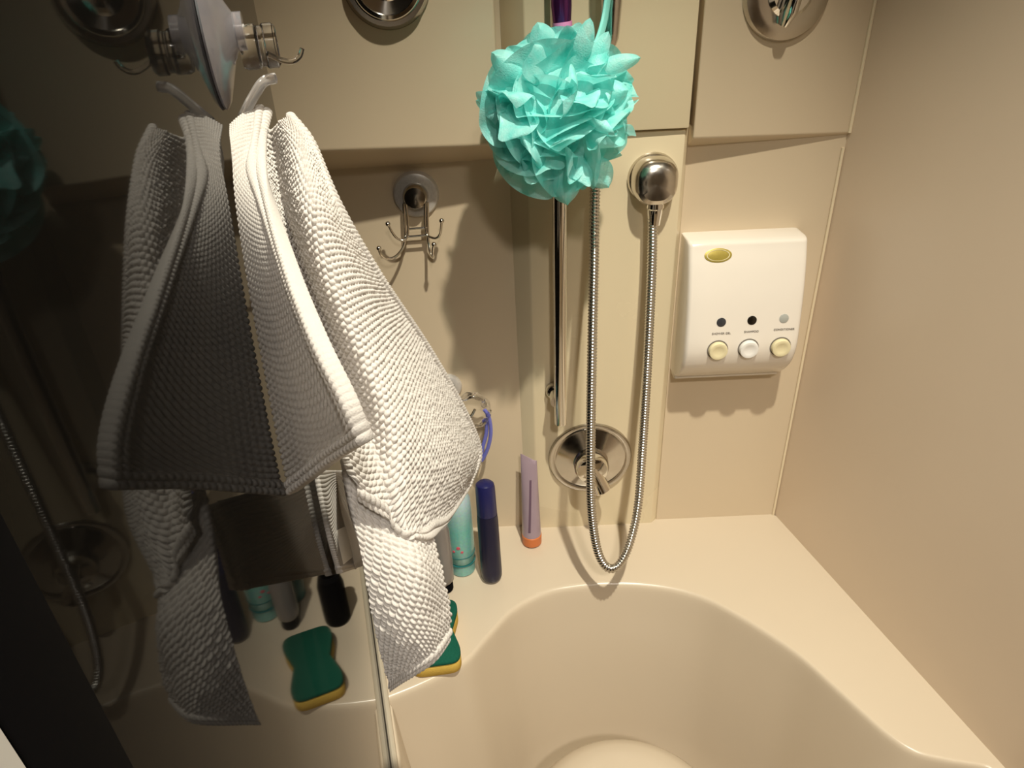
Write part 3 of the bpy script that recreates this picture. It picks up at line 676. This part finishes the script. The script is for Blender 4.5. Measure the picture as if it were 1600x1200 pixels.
# ------------------------------------------------------------------ bottles, tubes and sponge on the deck
def stand(name, label, cat, px, py, group=None):
    p = atz(px, py, .0005); return thing(name, label, cat, p, group), p
tb, p = stand('teal_bottle', 'pale turquoise bottle with red mark standing on its cap', 'bottle', 724, 898)
c = p+np.array([-.001, .015, 0])
TB = M['teal_bottle']
ob_ = MB().lathe((0, 0, 0), (0, 0, 1), [(.0180, 0), (.0212, .002), (.0216, .0245)], 36).build('cap', TB); ob_.location = Vector(c); ob_.parent = tb; ob_.matrix_parent_inverse = Matrix.Translation(-Vector(tb.location))
ob_ = MB().lathe((0, 0, 0), (0, 0, 1), [(.0205, .0255), (.0222, .028), (.0232, .06), (.0232, .13), (.0222, .155), (.018, .163), (1e-6, .165)], 36).build('body', TB); ob_.location = Vector(c); ob_.parent = tb; ob_.matrix_parent_inverse = Matrix.Translation(-Vector(tb.location))
for zz in (.024, .042): MB().lathe(c+np.array([0, 0, zz]), (0, 0, 1), [(.0216, 0), (.0234, .0004), (.0234, .0012), (.0216, .0016)], 36).build('ring', M['deepteal'], tb)
def mark(px, py, r, mm, parent, cc, R):
    d = ray((px, py)); A = d[:2]@d[:2]; q = CAM[:2]-cc[:2]; B = 2*(d[:2]@q); Cc = q@q-R*R; t = (-B-math.sqrt(max(0, B*B-4*A*Cc)))/(2*A)
    h = CAM+t*d; nn = norm([h[0]-cc[0], h[1]-cc[1], 0])
    MB().lathe(h-nn*.0006, nn, [(r, 0), (r, .0012), (1e-6, .0014)], 16, ex=1.1).build('label_mark', mm, parent)
M['red'] = mat('red_print', (0.62, 0.10, 0.14), 0.4, var=0.1)
mark(716, 857, .0030, M['red'], tb, c, .0232); mark(709, 862, .0022, M['red'], tb, c, .0232); mark(722, 863, .0022, M['red'], tb, c, .0232)
# navy tube, leaning a little
nt_, p = stand('navy_tube', 'tall navy blue tube with brighter cap, right of the turquoise bottle', 'tube', 769, 915)
b0 = p+np.array([0, .014, .001]); t0 = at(757, 752, -.105)
ax = t0-b0; Ln = np.linalg.norm(ax); ax = norm(ax)
MB().lathe(b0, ax, [(.0085, 0), (.0145, .003), (.0172, .009), (.0176, .02), (.0172, Ln*.62), (.0165, Ln*.68)], 32).build('body', M['navy'], nt_)
MB().lathe(b0+ax*Ln*.68, ax, [(.0160, 0), (.0164, .001), (.0158, Ln*.26), (.0145, Ln*.295), (.010, Ln*.315), (1e-6, Ln*.32)], 32).build('cap', M['navy_cap'], nt_)
# lavender tube on its orange cap, leaning on the wall
lt, p = stand('lavender_tube', 'lavender squeeze tube standing on an orange cap', 'tube', 831, 856)
b0 = p+np.array([.001, .014, .0005]); t0 = at(826, 715, -.030)
ax = t0-b0; Ln = np.linalg.norm(ax); ax = norm(ax)
MB().lathe(b0, norm(ax*.4+np.array([0, 0, .6])), [(.0150, 0), (.0172, .002), (.0176, .019), (.0160, .021)], 32).build('cap', M['orange'], lt)
xd = norm(np.array([1, 0, 0])-ax*ax[0]); yd = np.cross(ax, xd); rows = []
for f in np.linspace(0, 1, 24):
    wx = .0168+(.0135-.0168)*f; wy_ = .0165*(1-f)**.8+.0012
    dent = .0035*math.exp(-((f-.45)/.22)**2)
    skew = .0
    rows.append([b0+ax*(.020+(Ln-.020)*(f + (.055*math.cos(t)*-1 if f > .96 else 0)))+xd*wx*math.cos(t)+yd*(wy_*math.sin(t) + dent*max(0, math.cos(t*1.0-.6))) for t in np.linspace(0, 2*math.pi, 36, endpoint=False)])
m_ = MB(); m_.grid(np.array(rows), close=True); m_.add(rows[-1], [tuple(range(36))]); m_.add(rows[0], [tuple(range(35, -1, -1))])
m_.build('body', M['lav'], lt, smooth=60)
M['plum_print'] = mat('dusky_plum_print', (0.13, 0.08, 0.12), 0.4, var=0.1)
m_ = MB(); st = []
for f in np.linspace(.08, .74, 12):
    u_ = -.30+.55*f; wd = .0022*(1-.3*f)
    z_ = b0+ax*(.020+(Ln-.020)*f); wx = .0168-.0033*f; wy_ = .0165*(1-f)**.8+.0012
    for sgn in (-1, 1):
        x_ = u_*wx+sgn*wd; s_ = math.sqrt(max(0, 1-(x_/wx)**2)); st.append(z_+xd*x_-(-1 if yd[1] < 0 else 1)*yd*(wy_*s_+.0035*math.exp(-((f-.45)/.22)**2)*0+.0006))
m_.grid(np.array(st).reshape(-1, 2, 3)); m_.build('print_stripe', M['plum_print'], lt)
# bottles behind the towel
bk, p = stand('clear_bottle', 'greyish clear bottle on a black cap behind the towel', 'bottle', 703, 922)
c = p+np.array([-.008, .004, 0])
MB().lathe(c, (0, 0, 1), [(.0120, 0), (.0140, .002), (.0140, .016), (.012, .018)], 28).build('cap', M['black'], bk)
MB().lathe(c+np.array([0, 0, .0175]), (0, 0, 1), [(.0125, 0), (.0165, .006), (.0175, .02), (.0175, .11), (.0150, .122), (1e-6, .126)], 28).build('body', M['greyclear'], bk)
dt = thing('deep_teal_bottle', 'deep teal bottle standing between towel and turquoise bottle', 'bottle', (-.143, -.085, .0005))
c = np.array([-.142, -.088, .0005])
MB().lathe(c, (0, 0, 1), [(.0200, 0), (.0240, .003), (.0250, .02), (.0250, .10), (.022, .125), (.012, .135), (.011, .150), (1e-6, .152)], 32).build('body', M['deepteal'], dt)
MB().lathe(c+np.array([0, 0, .148]), (0, 0, 1), [(.0135, 0), (.0140, .002), (.0135, .026), (.011, .029), (1e-6, .030)], 28).build('cap', M['deepteal'], dt)
bb = thing('black_bottle', 'small black bottle beside the dark glass, seen in its reflection', 'bottle', (-.195, -.180, .0005))
c = np.array([-.195, -.175, .0005])
MB().lathe(c, (0, 0, 1), [(.0170, 0), (.0200, .003), (.0205, .02), (.0205, .075), (.017, .092), (.0105, .098), (1e-6, .0985)], 28).build('body', M['black'], bb)
MB().lathe(c+np.array([0, 0, .0975]), (0, 0, 1), [(.0110, 0), (.0115, .001), (.0110, .022), (.009, .024), (1e-6, .0245)], 24).build('cap', M['black'], bb)
# sponge: hourglass outline, green scourer on yellow foam
spc = np.array([-.134, -.258, 0]); sa = math.radians(96)
sx_ = np.array([math.cos(sa), math.sin(sa), 0]); sy_ = np.array([-math.sin(sa), math.cos(sa), 0])
def outline(n=56, hl=.060, hw=.038, waist=.30):
    out = []
    for t in np.linspace(0, 2*math.pi, n, endpoint=False):
        cx, sy = math.cos(t), math.sin(t)
        x = hl*math.copysign(abs(cx)**.35, cx); y = hw*math.copysign(abs(sy)**.35, sy)
        y *= 1-waist*math.exp(-(x/(hl*.42))**2)
        out.append(spc+sx_*x+sy_*y)
    return out
sp = thing('sponge', 'hourglass sponge with green scourer and yellow foam on the rim', 'sponge', spc)
def slabz(z0, z1, grow, name, mm):
    O = outline(); n = len(O); c_ = spc; rows = []
    for z, g in [(z0, .97), (z0+.002, 1.0), (z1-.002, 1.0), (z1, .97)]:
        rows.append([c_+(q-c_)*g*grow+np.array([0, 0, z]) for q in O])
    m = MB(); m.grid(np.array(rows), close=True); m.add(rows[0], [tuple(range(n))]); m.add(rows[-1], [tuple(range(n-1, -1, -1))])
    return m.build(name, M[mm], sp, smooth=50)
slabz(.0006, .021, 1.0, 'foam', 'foam'); slabz(.0212, .029, 1.005, 'scourer', 'scour')
